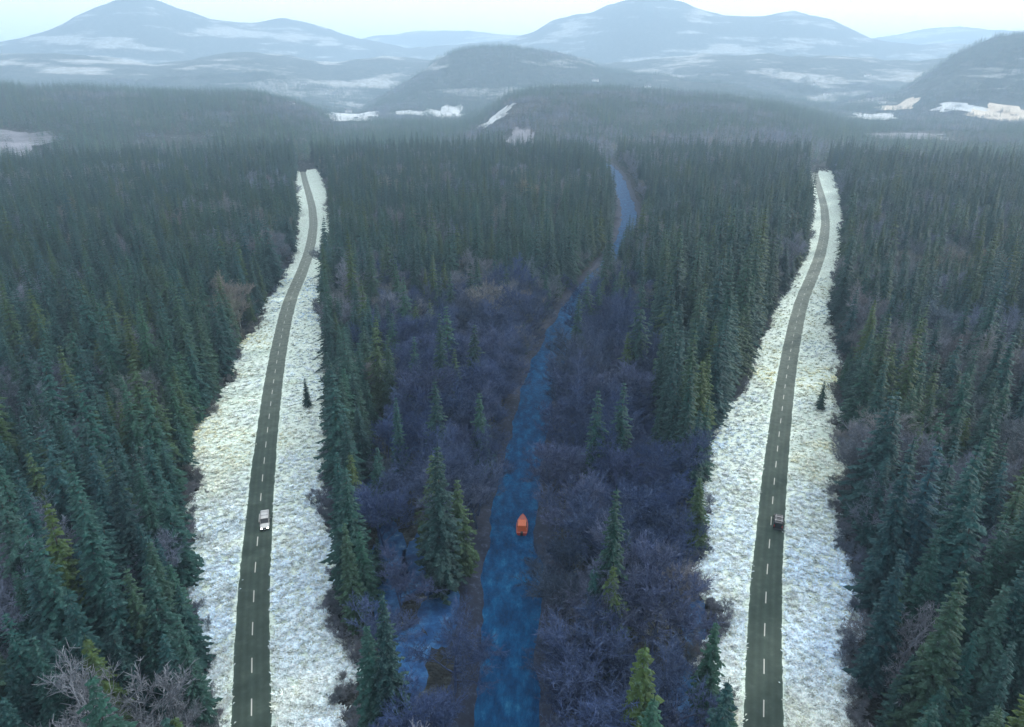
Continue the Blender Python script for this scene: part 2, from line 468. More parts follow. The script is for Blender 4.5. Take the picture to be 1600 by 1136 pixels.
# ------------------------------------------------------------------ fields and clearings beyond the forest (draped on the terrain)
# (centre pixel, half width, half height, distance to the slope, material, label)
def ray_hit(px, py, r0=900, r1=12000):
    """distance along the ground at which a pixel's ray meets the terrain"""
    a, e = az_el(px, py)
    rr = np.geomspace(r0, r1, 900)
    zr = H + rr * np.tan(e)
    zt = terrain(rr * np.sin(a), rr * np.cos(a))
    k = np.nonzero(zt >= zr)[0]
    i = k[0] if len(k) else len(rr) - 1
    return rr[i] * np.sin(a), rr[i] * np.cos(a), rr[i]
FIELDS = [
    ((14, 222), 40, 20, m_field_heath, 'frosted heath clearing with thin scrub'),
    ((816, 222), 22, 22, m_field_heath, 'small frosted heath clearing in the forest'),
    ((548, 184), 38, 8, m_field_white, 'snowy meadow in the valley behind the forest'),
    ((640, 178), 26, 5, m_field_white, 'narrow snowy field in the valley'),
    ((700, 178), 28, 8, m_field_white, 'snowy paddock at the foot of the wooded ridge'),
    ((775, 186), 26, 6, m_field_white, 'sloping snowy field at the end of the valley'),
    ((1362, 184), 34, 7, m_field_white, 'snowy field in front of the tan pasture'),
    ((1405, 166), 24, 7, m_field_tan, 'tan stubble strip below the wooded ridge'),
    ((1500, 168), 26, 7, m_field_white, 'bright snowy strip beside the straw pasture'),
    ((1572, 176), 42, 14, m_field_tan, 'wide straw-coloured pasture on the slope'),
    ((1420, 214), 60, 6, m_field_heath, 'grey frosted field strip among trees'),
]
FXY = []
for i, ((px, py), ax, ay, m, lab) in enumerate(FIELDS):
    x0, y0, r0 = ray_hit(px, py)
    a0 = math.atan2(x0, y0)
    ha = ax / F * .93
    xa, ya, ra = ray_hit(px, py + ay); xb, yb, rb = ray_hit(px, py - ay)
    rb = min(rb, r0 + 700); ra = max(ra, r0 - 700)
    if rb - ra < 60: ra, rb = r0 - 40, r0 + 40
    nn_, nt_ = 14, 32
    th = np.linspace(0, 2 * np.pi, nt_, endpoint=False)
    kk = 1 + .75 * (fbm(np.cos(th) * 2.2 + 9 * i, np.sin(th) * 2.2, 120 + i) - .5) * 2
    rho = np.linspace(0, 1, nn_)[:, None]
    aa = a0 + ha * rho * kk * np.sign(np.cos(th)) * np.abs(np.cos(th)) ** .7
    rm, hr = (ra + rb) / 2, (rb - ra) / 2
    rr = rm + hr * rho * kk * np.sign(np.sin(th)) * np.abs(np.sin(th)) ** .7
    X, Y = rr * np.sin(aa), rr * np.cos(aa)
    Z = terrain(X, Y) + 1.6
    vv = np.stack([X, Y, Z], -1).reshape(-1, 3)
    ff = [(r_ * nt_ + c_, (r_ + 1) * nt_ + c_, (r_ + 1) * nt_ + (c_ + 1) % nt_, r_ * nt_ + (c_ + 1) % nt_) for r_ in range(nn_ - 1) for c_ in range(nt_)]
    ff = [f[::-1] for f in ff]
    o = mesh_obj('field', vv, ff, m, smooth_=True)
    tag(o, lab, 'field', 'open fields beyond the forest', 'structure')
    FXY.append((a0, ha, rm, hr))

# ------------------------------------------------------------------ tree meshes
def rot_z(v, a):
    c, s = np.cos(a), np.sin(a)
    return np.stack([v[:, 0] * c - v[:, 1] * s, v[:, 0] * s + v[:, 1] * c, v[:, 2]], 1)
def tube(pts, rad, k=5):
    pts = np.asarray(pts, float); V = []; Fc = []
    for i, (p, r_) in enumerate(zip(pts, rad)):
        d = pts[min(i + 1, len(pts) - 1)] - pts[max(i - 1, 0)]; d /= np.linalg.norm(d) + 1e-9
        u = np.cross(d, [0, 0, 1.] if abs(d[2]) < .9 else [1., 0, 0]); u /= np.linalg.norm(u); v_ = np.cross(d, u)
        for j in range(k):
            a = 2 * np.pi * j / k
            V.append(p + r_ * (np.cos(a) * u + np.sin(a) * v_))
    for i in range(len(pts) - 1):
        for j in range(k):
            Fc.append((i * k + j, i * k + (j + 1) % k, (i + 1) * k + (j + 1) % k, (i + 1) * k + j))
    Fc.append(tuple(range((len(pts) - 1) * k, len(pts) * k)))
    return V, Fc
def to_mesh(name, V, Fc, m):
    me = bpy.data.meshes.new(name)
    me.from_pydata([tuple(v) for v in V], [], Fc)
    me.materials.append(m)
    return me
def spruce(seed, Ht, Rd, levels, nb, sprays, gap=.10, ragged=.25):
    g = np.random.default_rng(seed)
    V, Fc = [], []
    sway = g.normal(0, .25, 2)
    for i in range(levels):
        t = gap + (1 - gap) * (i + .5 * g.random()) / levels
        z = t * Ht
        rad = Rd * (1 - t) ** .8 * min(1, .55 + 2.2 * (t - gap + .06)) + .12
        lx, ly = sway * t
        k = max(4, int(nb * (.45 + .55 * (1 - t)) + g.integers(-1, 2)))
        a0 = g.random() * 6.28
        for j in range(k):
            a = a0 + 6.283 * j / k + g.normal(0, .16)
            L = rad * (1 + g.normal(0, ragged))
            if L < .1: L = .1
            droop = (.28 + .35 * (1 - t)) * L + g.normal(0, .08) * L
            ca, sa = np.cos(a), np.sin(a)
            nS = max(2, int(sprays * (.35 + .65 * L / Rd)))
            for s in range(nS):
                f = (s + .6 + .3 * g.random()) / nS
                bx, bz = f * L, z - droop * f ** 1.4 + .10 * L * f * f
                wdt = (.28 + .42 * (1 - abs(f - .55))) * (.45 + .22 * L) * (.8 + .5 * g.random())
                ln = (.55 + .3 * g.random()) * (.5 + .26 * L)
                side = g.normal(0, .35)
                tip = np.array([bx + ln, side * ln, bz - ln * (.25 + .4 * g.random())])
                base = np.array([bx - ln * .35, 0, bz + .05])
                l_ = np.array([bx + ln * .2, wdt + side * ln * .3, bz - wdt * (.3 + .4 * g.random())])
                r_ = np.array([bx + ln * .2, -wdt + side * ln * .3, bz - wdt * (.3 + .4 * g.random())])
                n0 = len(V)
                for q in (base, l_, tip, r_):
                    V.append((q[0] * ca - q[1] * sa + lx, q[0] * sa + q[1] * ca + ly, q[2]))
                Fc.append((n0, n0 + 1, n0 + 2)); Fc.append((n0, n0 + 2, n0 + 3))
    # leader
    n0 = len(V)
    for q in ((.12, 0), (-.06, .1), (-.06, -.1)):
        V.append((q[0] + sway[0], q[1] + sway[1], Ht * .96))
    V.append((sway[0], sway[1], Ht * 1.03)); Fc += [(n0, n0 + 1, n0 + 3), (n0 + 1, n0 + 2, n0 + 3), (n0 + 2, n0, n0 + 3)]
    tv, tf = tube([(0, 0, -.4), (sway[0] * .3, sway[1] * .3, Ht * .35), (sway[0], sway[1], Ht * .94)], (Ht * .012, Ht * .009, .03), 6)
    return (V, Fc), (tv, tf)
def bare(seed, Ht, spread, depth=4):
    g = np.random.default_rng(seed)
    TV, TF, V, Fc = [], [], [], []
    def grow(p, d, L, r_, lev):
        q = [p]; dd = d.copy()
        for s in range(3):
            dd = dd + g.normal(0, .10, 3); dd[2] += .05; dd /= np.linalg.norm(dd)
            q.append(q[-1] + dd * L / 3)
        if lev <= 1:
            a, b_ = tube(q, np.linspace(r_, r_ * .6, 4), 5)
            TF.extend([tuple(i + len(TV) for i in f) for f in b_]); TV.extend(a)
        else:
            a, b_ = tube(q, np.linspace(max(r_, .035), max(r_ * .5, .022), 4), 3)
            Fc.extend([tuple(i + len(V) for i in f) for f in b_]); V.extend(a)
        if lev >= depth:
            for _ in range(7):       # twigs
                b0 = q[g.integers(1, 4)]
                e = dd + g.normal(0, .55, 3); e /= np.linalg.norm(e)
                tl = L * (.35 + .5 * g.random()); sd_ = np.cross(e, g.normal(0, 1, 3)); sd_ /= np.linalg.norm(sd_)
                n0 = len(V)
                V.extend([b0 - sd_ * .035, b0 + sd_ * .035, b0 + e * tl + sd_ * .02, b0 + e * tl - sd_ * .02]); Fc.append((n0, n0 + 1, n0 + 2, n0 + 3))
            return
        nchild = 5 if lev == 0 else 4
        for c in range(nchild):
            f = g.uniform(.35, 1.0); i = min(2, int(f * 3)); b0 = q[i] + (q[i + 1] - q[i]) * (f * 3 - i)
            a = g.random() * 6.28; perp = np.array([np.cos(a), np.sin(a), g.uniform(-.1, .35)])
            e = dd * g.uniform(.45, .9) + perp * spread; e /= np.linalg.norm(e)
            grow(b0, e, L * g.uniform(.5, .68), r_ * .5, lev + 1)
        grow(q[-1], dd + g.normal(0, .15, 3), L * .62, r_ * .6, lev + 1)
    grow(np.array([0, 0, -.3]), np.array([0, 0, 1.]), Ht * .42, Ht * .014, 0)
    return (V, Fc), (TV, TF)

SPR, BAR, VIO = [], [], []
for i, (ht, rd, lv, nb_, spn, rg) in enumerate([(27, 3.6, 30, 11, 6, .22), (31, 3.9, 34, 11, 6, .25), (23, 3.4, 26, 11, 6, .22), (28, 4.4, 28, 12, 6, .32), (20, 3.1, 24, 10, 6, .25), (33, 3.4, 36, 10, 6, .20)]):
    (a, b_), (c_, d_) = spruce(100 + i, ht, rd, lv, nb_, spn, ragged=rg)
    SPR.append((to_mesh('spruce_crown', a, b_, m_spruce), to_mesh('spruce_trunk', c_, d_, m_bark)))
for i, (ht, spd) in enumerate([(21, .75), (18, .85), (23, .7)]):
    (a, b_), (c_, d_) = bare(200 + i, ht, spd)
    BAR.append((to_mesh('bare_twigs', a, b_, m_bare), to_mesh('bare_trunk', c_, d_, m_bare)))
    VIO.append((to_mesh('violet_twigs', a, b_, m_violet), to_mesh('violet_trunk', c_, d_, m_violet)))
def joined(me_a, me_b, name):
    va = np.zeros(len(me_a.vertices) * 3); me_a.vertices.foreach_get('co', va)
    vb = np.zeros(len(me_b.vertices) * 3); me_b.vertices.foreach_get('co', vb)
    V = np.concatenate([va.reshape(-1, 3), vb.reshape(-1, 3)])
    fs = [tuple(p.vertices) for p in me_a.polygons] + [tuple(i + len(me_a.vertices) for i in p.vertices) for p in me_b.polygons]
    me = bpy.data.meshes.new(name); me.from_pydata(V.tolist(), [], fs)
    me.materials.append(me_a.materials[0]); me.materials.append(me_b.materials[0])
    mi = np.zeros(len(fs), np.int32); mi[len(me_a.polygons):] = 1
    me.polygons.foreach_set('material_index', mi)
    return me
J = {'spruce': [joined(a, b_, 'spruce_whole') for a, b_ in SPR], 'bare': [joined(a, b_, 'bare_whole') for a, b_ in BAR], 'violet': [joined(a, b_, 'violet_whole') for a, b_ in VIO]}
# clumps of small simple spruces for the far slopes
m_far = leaf_mat('far_spruce_needles', [(p_, tuple(q * k_ for q in c_)) for (p_, c_), k_ in zip(SPRUCE_STOPS, (.5, 1.6, .6, 2.2, .6, 1.6, .9, 2.4))], .3, tone=True)
m_farbare = leaf_mat('far_bare_twigs', [(0, (.03, .045, .06)), (.45, (.08, .095, .125)), (.8, (.13, .14, .165)), (1, (.13, .075, .05))], .4, (.4, .43, .46), tone=True)
CL = []
for i in range(7):
    g = np.random.default_rng(300 + i); V, Fc, T = [], [], []
    for q in range(9):
        if i < 5: (a, b_), _ = spruce(400 + 20 * i + q, g.uniform(15, 31), g.uniform(3.0, 4.8), 9, 6, 1, ragged=.3)
        else: (a, b_), _ = spruce(400 + 20 * i + q, g.uniform(11, 17), g.uniform(4.5, 6), 7, 8, 1, gap=.35, ragged=.4)
        ox, oy = g.uniform(-15, 15, 2)
        Fc += [tuple(k_ + len(V) for k_ in f) for f in b_]; V += [(p[0] + ox, p[1] + oy, p[2] - 1.0) for p in a]; T += [g.random()] * len(a)
    me = to_mesh('spruce_clump', V, Fc, m_far if i < 5 else m_farbare)
    me.attributes.new('tone', 'FLOAT', 'POINT').data.foreach_set('value', np.array(T, np.float32))
    CL.append(me)
J['clump'] = CL

# ------------------------------------------------------------------ scatter
def inside_verge(x, y, pad):
    px, py = to_px(x, y, 0)
    m_ = np.zeros(len(x), bool)
    ok = (py > 250) & (y > 20)
    scale = F / np.maximum(np.hypot(np.hypot(x, y), H) , 1) * pad
    for k in range(2):
        m_ |= ok & (px > at(VL, py) + 800 * k - scale) & (px < at(VR, py) + 800 * k + scale)
    return m_
def in_river(x, y, pad):
    o = np.argsort(yc)
    cx_, h_ = np.interp(y, yc[o], xc[o]), np.interp(y, yc[o], hw[o])
    return (np.abs(x - cx_) < h_ + pad) & (y < yc.max()) 
def in_pond(x, y):
    m_ = np.zeros(len(x), bool)
    for a, b_, rx, ry in PONDXY: m_ |= (((x - a) / (rx + 1)) ** 2 + ((y - (b_ - 4)) / (ry + 4)) ** 2 < 1) & (rng.random(len(x)) < .62)
    return m_
def in_field(x, y, fac=.95):
    a, r = np.arctan2(x, y), np.hypot(x, y)
    m_ = np.zeros(len(x), bool)
    for a0, ha, rm, hr in FXY: m_ |= ((a - a0) / ha) ** 2 + ((r - rm) / hr) ** 2 < fac
    return m_
def jitter_grid(x0, x1, y0, y1, s):
    X, Y = np.meshgrid(np.arange(x0, x1, s), np.arange(y0, y1, s))
    X = X.ravel() + rng.uniform(-.48, .48, X.size) * s; Y = Y.ravel() + rng.uniform(-.48, .48, Y.size) * s
    return X, Y
X, Y = jitter_grid(-950, 950, 45, 1150, 6.0)
rad_ = np.hypot(X, Y)
keep = (rad_ < 1150) & (np.abs(np.arctan2(X, Y)) < R(47)) & ~inside_verge(X, Y, .6) & ~in_river(X, Y, 3.0 + np.clip(Y - 250, 0, 900) * .014) & ~in_pond(X, Y) & ~in_field(X, Y)
X, Y = X[keep], Y[keep]
px, py = to_px(X, Y, 0)
zone_mid = smooth((px - 560) / 110) * smooth((1090 - px) / 60) * smooth((py - 430) / 120)      # the dark violet woods either side of the river
n_sp = fbm(X / 40, Y / 40, 201, 3)
u = rng.random(len(X))
kind = np.where(u < np.clip((n_sp - .42) * 2.2, .04, .6), 'bare', 'spruce')
mid = rng.random(len(X)) < zone_mid * .93
kind = np.where((px < 310) & (py > 800) & (rng.random(len(X)) < smooth((py - 780) / 250) * np.clip((n_sp - .36) * 4, 0, .7)), 'bare', kind)
kind = np.where(mid, 'violet', kind)
# big olive spruces in a stand beside the verge of the second road
stand = (px > 1020) & (px < 1180) & (py > 430) & (py < 760)
kind = np.where(stand, 'spruce', kind)
thin = ((kind == 'violet') & (rng.random(len(X)) < .18)) | ((kind != 'spruce') & inside_verge(X, Y, 4.5))
# open scrub towards the verge edges
X, Y, kind, stand = X[~thin], Y[~thin], kind[~thin], stand[~thin]
px, py = to_px(X, Y, 0)
scl = np.clip(rng.normal(1.06, .2, len(X)), .5, 1.5)
scl = np.where(stand, scl * 1.2, scl)
rz = rng.random(len(X)) * 6.283
var = np.where(kind == 'spruce', rng.integers(0, 6, len(X)), rng.integers(0, 3, len(X)))
view = (px > -60) & (px < 1660) & (py > 240) & (py < 1330)
dist = np.hypot(np.hypot(X, Y), H)
# a few thinner young trees on the verges
extra = []
def emp(name, x, y, rz_, s):
    o = bpy.data.objects.new(name, None); o.empty_display_size = 1
    o.location = (x, y, 0); o.rotation_euler = (0, 0, rz_); o.scale = (s, s, s)
    COL.objects.link(o); return o
def place(kind_, v_, x, y, rz_, s, label, cat, group):
    name = {'spruce': 'spruce_tree', 'bare': 'bare_tree', 'violet': 'bare_tree'}[kind_]
    o = emp(name, float(x), float(y), float(rz_), float(s))
    src = {'spruce': SPR, 'bare': BAR, 'violet': VIO}[kind_][v_]
    for nm, me in (('crown', src[0]), ('trunk', src[1])):
        c = bpy.data.objects.new(nm, me); c.parent = o; COL.objects.link(c)
    return tag(o, label, cat, group)
shape_words = ['slim', 'tall narrow', 'short dense', 'broad ragged', 'small compact', 'spire-like']
bare_words = ['rounded', 'low spreading', 'upright']
taken = np.zeros(len(X), bool)
for kd, lim in (('spruce', 290), ('bare', 150), ('violet', 150)):
    idx = np.nonzero(view & (kind == kd))[0]
    idx = idx[np.argsort(dist[idx] / scl[idx])][:lim]
    for i in idx:
        p = px[i]
        if p < 400: w_ = ('west of the silver van road', 'forest west of the silver van road')
        elif p < 800: w_ = ('between silver van road and river', 'woods between the silver van road and the river')
        elif p < 1200: w_ = ('between river and black van road', 'woods between the river and the black van road')
        else: w_ = ('beyond the black van road', 'forest beyond the black van road')
        one = (np.array([X[i]]), np.array([Y[i]]))
        if inside_verge(*one, 7.0)[0]: near_ = 'edging the frosted verge'
        elif in_river(*one, 11.0)[0]: near_ = 'on the river bank'
        elif any(((X[i] - a) / (rx + 7)) ** 2 + ((Y[i] - b_) / (ry + 7)) ** 2 < 1 for a, b_, rx, ry in PONDXY): near_ = 'beside a blue pond'
        else: near_ = 'deep'
        size_ = 'large ' if scl[i] > 1.2 else ('young ' if scl[i] < .88 else '')
        if kd == 'spruce': lab = f'{size_}{shape_words[var[i]]} dark green spruce {near_} {w_[0]}'
        elif kd == 'bare': lab = f'{size_}{bare_words[var[i]]} frost-grey leafless tree {near_} {w_[0]}'
        else: lab = f'{size_}{bare_words[var[i]]} violet-grey leafless tree {near_} {w_[0]}'
        lab = lab.replace('deep', 'deep in the trees')
        place(kd, int(var[i]), X[i], Y[i], rz[i], scl[i], lab, 'tree', {'spruce': 'spruces', 'bare': 'frosted bare trees', 'violet': 'violet bare trees'}[kd] + ' of the ' + w_[1])
        taken[i] = True

# the rest of the forest: one mass per kind
def forest(name, kd, x, y, z, rz_, s, v_, label, cat):
    me = bpy.data.meshes.new(name)
    me.vertices.add(len(x))
    me.vertices.foreach_set('co', np.stack([x, y, z], 1).astype(np.float32).ravel())
    at_ = me.attributes.new('rz', 'FLOAT', 'POINT'); at_.data.foreach_set('value', np.asarray(rz_, np.float32))
    at_ = me.attributes.new('sc', 'FLOAT', 'POINT'); at_.data.foreach_set('value', np.asarray(s, np.float32))
    at_ = me.attributes.new('va', 'INT', 'POINT'); at_.data.foreach_set('value', np.asarray(v_, np.int32))
    o = bpy.data.objects.new(name, me); COL.objects.link(o)
    src = bpy.data.collections.new('kit_' + kd)
    for q, me2 in enumerate(J[kd]):
        src.objects.link(bpy.data.objects.new(f'kit_{kd}_{q}', me2))
    ng = bpy.data.node_groups.new('scatter_' + name, 'GeometryNodeTree')
    ng.interface.new_socket('Geometry', in_out='INPUT', socket_type='NodeSocketGeometry')
    ng.interface.new_socket('Geometry', in_out='OUTPUT', socket_type='NodeSocketGeometry')
    gi, go = ng.nodes.new('NodeGroupInput'), ng.nodes.new('NodeGroupOutput')
    ip = ng.nodes.new('GeometryNodeInstanceOnPoints'); ip.inputs['Pick Instance'].default_value = True
    ci = ng.nodes.new('GeometryNodeCollectionInfo'); ci.inputs[0].default_value = src; ci.inputs['Separate Children'].default_value = True
    def na(nm, t):
        a = ng.nodes.new('GeometryNodeInputNamedAttribute'); a.data_type = t; a.inputs[0].default_value = nm
        return a.outputs['Attribute']
    cx_ = ng.nodes.new('ShaderNodeCombineXYZ')
    L_ = ng.links.new
    L_(gi.outputs[0], ip.inputs['Points']); L_(ci.outputs[0], ip.inputs['Instance']); L_(na('va', 'INT'), ip.inputs['Instance Index'])
    L_(na('rz', 'FLOAT'), cx_.inputs[2]); L_(cx_.outputs[0], ip.inputs['Rotation']); L_(na('sc', 'FLOAT'), ip.inputs['Scale'])
    L_(ip.outputs[0], go.inputs[0])
    md = o.modifiers.new('scatter', 'NODES'); md.node_group = ng
    return tag(o, label, cat, kind='stuff')
for kd, nm, lab in (('spruce', 'spruce_forest', 'dense dark green spruce forest filling the land around the roads'),
                    ('bare', 'bare_forest', 'frost-grey leafless trees mixed through the spruce forest'),
                    ('violet', 'violet_forest', 'dark violet-grey leafless woods along the river')):
    i = np.nonzero(~taken & (kind == kd))[0]
    forest(nm, kd, X[i], Y[i], terrain(X[i], Y[i]) - .2, rz[i], scl[i], var[i], lab, 'forest')
# far slopes
Xf, Yf = jitter_grid(-4200, 4200, 700, 4700, 22)
rf, af = np.hypot(Xf, Yf), np.arctan2(Xf, Yf)
nf = fbm(Xf / 150, Yf / 150, 263, 3); nh = fbm(Xf / 420, Yf / 420, 260, 4)
dens = np.where(rf < 2800, np.where(nf > .36, 1.0, .25), np.where(nh > .42, .8, .15))
keep = (rf > 1145) & (rf < 4600) & (np.abs(af) < R(44)) & (rng.random(len(Xf)) < np.where(in_field(Xf, Yf, 1.15), .05, dens))
Xf, Yf = Xf[keep], Yf[keep]
fb = fbm(Xf / 260, Yf / 260, 270, 3)
vf = np.where(rng.random(len(Xf)) < np.clip((fb - .45) * 3, .03, .8), rng.integers(5, 7, len(Xf)), rng.integers(0, 5, len(Xf)))
forest('far_forest', 'clump', Xf, Yf, terrain(Xf, Yf) - 1.0, rng.random(len(Xf)) * 6.28, rng.uniform(.75, 1.2, len(Xf)), vf,
       'distant spruce forest on the slopes before the hazy hills', 'forest')

# ------------------------------------------------------------------ lone young spruces and shrubs on the verges
for (qx, qy), s, v_, lab in [((481, 637), .52, 2, 'lone young spruce on the open frosted verge beside the silver van road'),
                             ((1281, 641), .52, 2, 'lone young spruce on the open frosted verge beside the black van road')]:
    x, y = G(qx, qy); place('spruce', v_, x, y, .4, s, lab, 'tree', None)

sxs, sys_ = [], []
for x, y, z in VERGES:
    for col in (0, -1):
        e = np.stack([x[:, col], y[:, col]], 1)
        e = e[(e[:, 1] < 600)]
        e = np.repeat(e, 2, 0) + rng.normal(0, 1.3, (len(e) * 2, 2)) + [(-1.2 if col == 0 else 1.2), 0]
        sxs.append(e[:, 0]); sys_.append(e[:, 1])
sxs, sys_ = np.concatenate(sxs), np.concatenate(sys_)
kp = rng.random(len(sxs)) < .55
sxs, sys_ = sxs[kp], sys_[kp]
forest('scrub', 'bare', sxs, sys_, sxs * 0, rng.random(len(sxs)) * 6.28, rng.uniform(.09, .24, len(sxs)), rng.integers(0, 3, len(sxs)), 'low grey scrub fringing the frosted verges', 'scrub')
# ------------------------------------------------------------------ frosted tussocks on the verges
def tuft(seed):
    g = np.random.default_rng(seed); V, Fc = [], []
    for q in range(34):
        a = g.random() * 6.28; rr = abs(g.normal(0, .28)); L = g.uniform(.25, .55); lean = g.uniform(.2, .9)
        b0 = np.array([rr * np.cos(a), rr * np.sin(a), 0]); e = np.array([np.cos(a) * lean, np.sin(a) * lean, 1]); e /= np.linalg.norm(e)
        sd_ = np.array([-np.sin(a), np.cos(a), 0]) * g.uniform(.04, .09)
        n0 = len(V); mid_ = b0 + e * L * .6; tip = b0 + e * L + np.array([np.cos(a), np.sin(a), -.6]) * L * .35
        V += [b0 - sd_, b0 + sd_, mid_ + sd_ * 1.2, mid_ - sd_ * 1.2, tip]; Fc += [(n0, n0 + 1, n0 + 2, n0 + 3), (n0 + 3, n0 + 2, n0 + 4)]
    return to_mesh('tussock', V, Fc, m_tuft)
J['tussock'] = [tuft(500 + i) for i in range(4)]
for k in range(2):
    x, y, z = VERGES[k]
    RX, RY, d_, n_ = ROADS[k]
    o = np.argsort(RY)
    sel = np.nonzero((y.ravel() < 420) & (np.abs(x.ravel() - np.interp(y.ravel(), RY[o], RX[o])) > 4.6))[0]
    ww = np.clip(90 / np.maximum(y.ravel()[sel], 60), .2, 1) ** 1.2
    sel = sel[rng.random(len(sel)) < .26 * ww / ww.mean() * .8]
    tx, ty, tz = x.ravel()[sel], y.ravel()[sel], z.ravel()[sel]
    forest('grass', 'tussock', tx, ty, tz - .05, rng.random(len(tx)) * 6.28, rng.uniform(.6, 1.7, len(tx)), rng.integers(0, 4, len(tx)),
           ['frosted grass tussocks on the verge of the silver van road', 'frosted grass tussocks on the verge of the black van road'][k], 'grass')

# ------------------------------------------------------------------ vehicles, boat, houses
def part(name, V, Fc, m, parent, bev=0):
    me = bpy.data.meshes.new(name); bm = bmesh.new()
    vs_ = [bm.verts.new(v) for v in V]
    for f in Fc:
        try: bm.faces.new([vs_[i] for i in f])
        except ValueError: pass
    bmesh.ops.recalc_face_normals(bm, faces=bm.faces)
    if bev: bmesh.ops.bevel(bm, geom=bm.edges[:], offset=bev, segments=2, affect='EDGES', clamp_overlap=True)
    bm.to_mesh(me); bm.free(); me.materials.append(m)
    o = bpy.data.objects.new(name, me); COL.objects.link(o); o.parent = parent
    return o
def box(x0, x1, y0, y1, z0, z1):
    return [(x0, y0, z0), (x1, y0, z0), (x1, y1, z0), (x0, y1, z0), (x0, y0, z1), (x1, y0, z1), (x1, y1, z1), (x0, y1, z1)], \
           [(3, 2, 1, 0), (4, 5, 6, 7), (0, 1, 5, 4), (1, 2, 6, 5), (2, 3, 7, 6), (3, 0, 4, 7)]
def bpart(name, dims, m, parent, bev=0): return part(name, *box(*dims), m, parent, bev)
def disc(cx, cy, cz, r_, hw_, k=18):
    V, Fc = [], []
    for sx in (-hw_, hw_):
        for j in range(k):
            a = 6.283185 * j / k; V.append((cx + sx, cy + r_ * math.cos(a), cz + r_ * math.sin(a)))
    for j in range(k): Fc.append((j, (j + 1) % k, k + (j + 1) % k, k + j))
    Fc += [tuple(range(k))[::-1], tuple(range(k, 2 * k))]
    return V, Fc
m_glass = plain('tinted_glass', (.012, .016, .02), .12); m_rub = plain('tyre_rubber', (.02, .02, .02), .85); m_rim = plain('alloy', (.45, .46, .47), .35, .8)
m_lamp = plain('lit_headlamp', (1.0, .96, .88), .3, 0, 9.0); m_red = plain('tail_lamp', (.35, .015, .01), .35); m_blk = plain('black_plastic', (.03, .03, .032), .6)
m_silver = plain('silver_paint', (.50, .52, .52), .35, .35); m_dark = plain('black_paint', (.018, .02, .022), .25); m_wht = plain('plate_white', (.7, .7, .68), .5)
def van(x, y, rz_, paint, label, lights):
    o = tag(emp('van', x, y, rz_, 1.2), label, 'van'); o.location.z = .155
    # cross-sections along the length: y, half width low, half width high, z bottom, z waist, z roof
    S = [(-2.75, .92, .84, .42, 1.05, 1.98), (-2.6, .99, .90, .34, 1.08, 2.10), (-.6, 1.0, .90, .32, 1.08, 2.16), (.75, 1.0, .88, .32, 1.08, 2.12), (1.55, .99, .86, .32, 1.06, 1.16),
         (2.45, .95, .80, .34, .92, 1.00), (2.75, .86, .72, .42, .78, .84)]
    V, Fc = [], []
    for (yy, wl, wh, zb_, zw, zr) in S:
        V += [(-wl * .96, yy, zb_), (-wl, yy, (zb_ + zw) / 2), (-wl * .985, yy, zw), (-wh, yy, zr - .08), (-wh * .86, yy, zr), (wh * .86, yy, zr), (wh, yy, zr - .08), (wl * .985, yy, zw), (wl, yy, (zb_ + zw) / 2), (wl * .96, yy, zb_)]
    for i in range(len(S) - 1):
        for j in range(10): Fc.append((i * 10 + j, i * 10 + (j + 1) % 10, i * 10 + 10 + (j + 1) % 10, i * 10 + 10 + j))
    Fc += [tuple(range(10)), tuple(range((len(S) - 1) * 10, len(S) * 10))]
    part('body', V, Fc, paint, o)
    part('windscreen', [(-.80, .84, 2.06), (.80, .84, 2.06), (.88, 1.50, 1.24), (-.88, 1.50, 1.24), (-.80, .80, 2.0), (.80, .80, 2.0), (.88, 1.42, 1.2), (-.88, 1.42, 1.2)],
         [(0, 1, 2, 3), (4, 5, 6, 7), (0, 1, 5, 4), (1, 2, 6, 5), (2, 3, 7, 6), (3, 0, 4, 7)], m_glass, o)
    bpart('rear_window', (-.72, .72, -2.785, -2.70, 1.25, 1.85), m_glass, o, .01)
    for s_ in (-1, 1):
        for (a_, b2) in ((-2.4, -1.25), (-1.15, -.2), (-.1, .75)):
            bpart('side_window', tuple(sorted((s_ * .90, s_ * 1.0))) + (a_, b2, 1.2, 1.85), m_glass, o, .01)
        hl = bpart('headlight', tuple(sorted((s_ * .48, s_ * .84))) + (2.62, 2.80, .62, .80), m_lamp if lights else m_wht, o, .02)
        bpart('tail_light', tuple(sorted((s_ * .74, s_ * .92))) + (-2.80, -2.66, .95, 1.45), m_red, o, .02)
        bpart('mirror', tuple(sorted((s_ * .98, s_ * 1.2))) + (.95, 1.1, 1.18, 1.42), m_blk, o, .02)
        bpart('roof_rail', tuple(sorted((s_ * .62, s_ * .68))) + (-2.3, .5, 2.12, 2.24), m_rim, o, .01)
        for yy in (-1.75, 1.75):
            wv = part('wheel', *disc(s_ * .90, yy, .34, .34, .12), m_rub, o)
            part('rim', *disc(s_ * .97, yy, .34, .21, .06, 12), m_rim, wv)
    for yy in (-1.9, -.4):
        bpart('roof_bar', (-.85, .85, yy - .07, yy + .07, 2.2, 2.27), m_rim, o, .01)
    bpart('front_bumper', (-.88, .88, 2.62, 2.86, .36, .58), m_blk, o, .03); bpart('rear_bumper', (-.94, .94, -2.88, -2.66, .36, .6), m_blk, o, .03)
    bpart('grille', (-.44, .44, 2.68, 2.79, .6, .8), m_blk, o, .01)
    bpart('number_plate', (-.26, .26, 2.85, 2.875, .42, .53), m_wht, o)
    return o
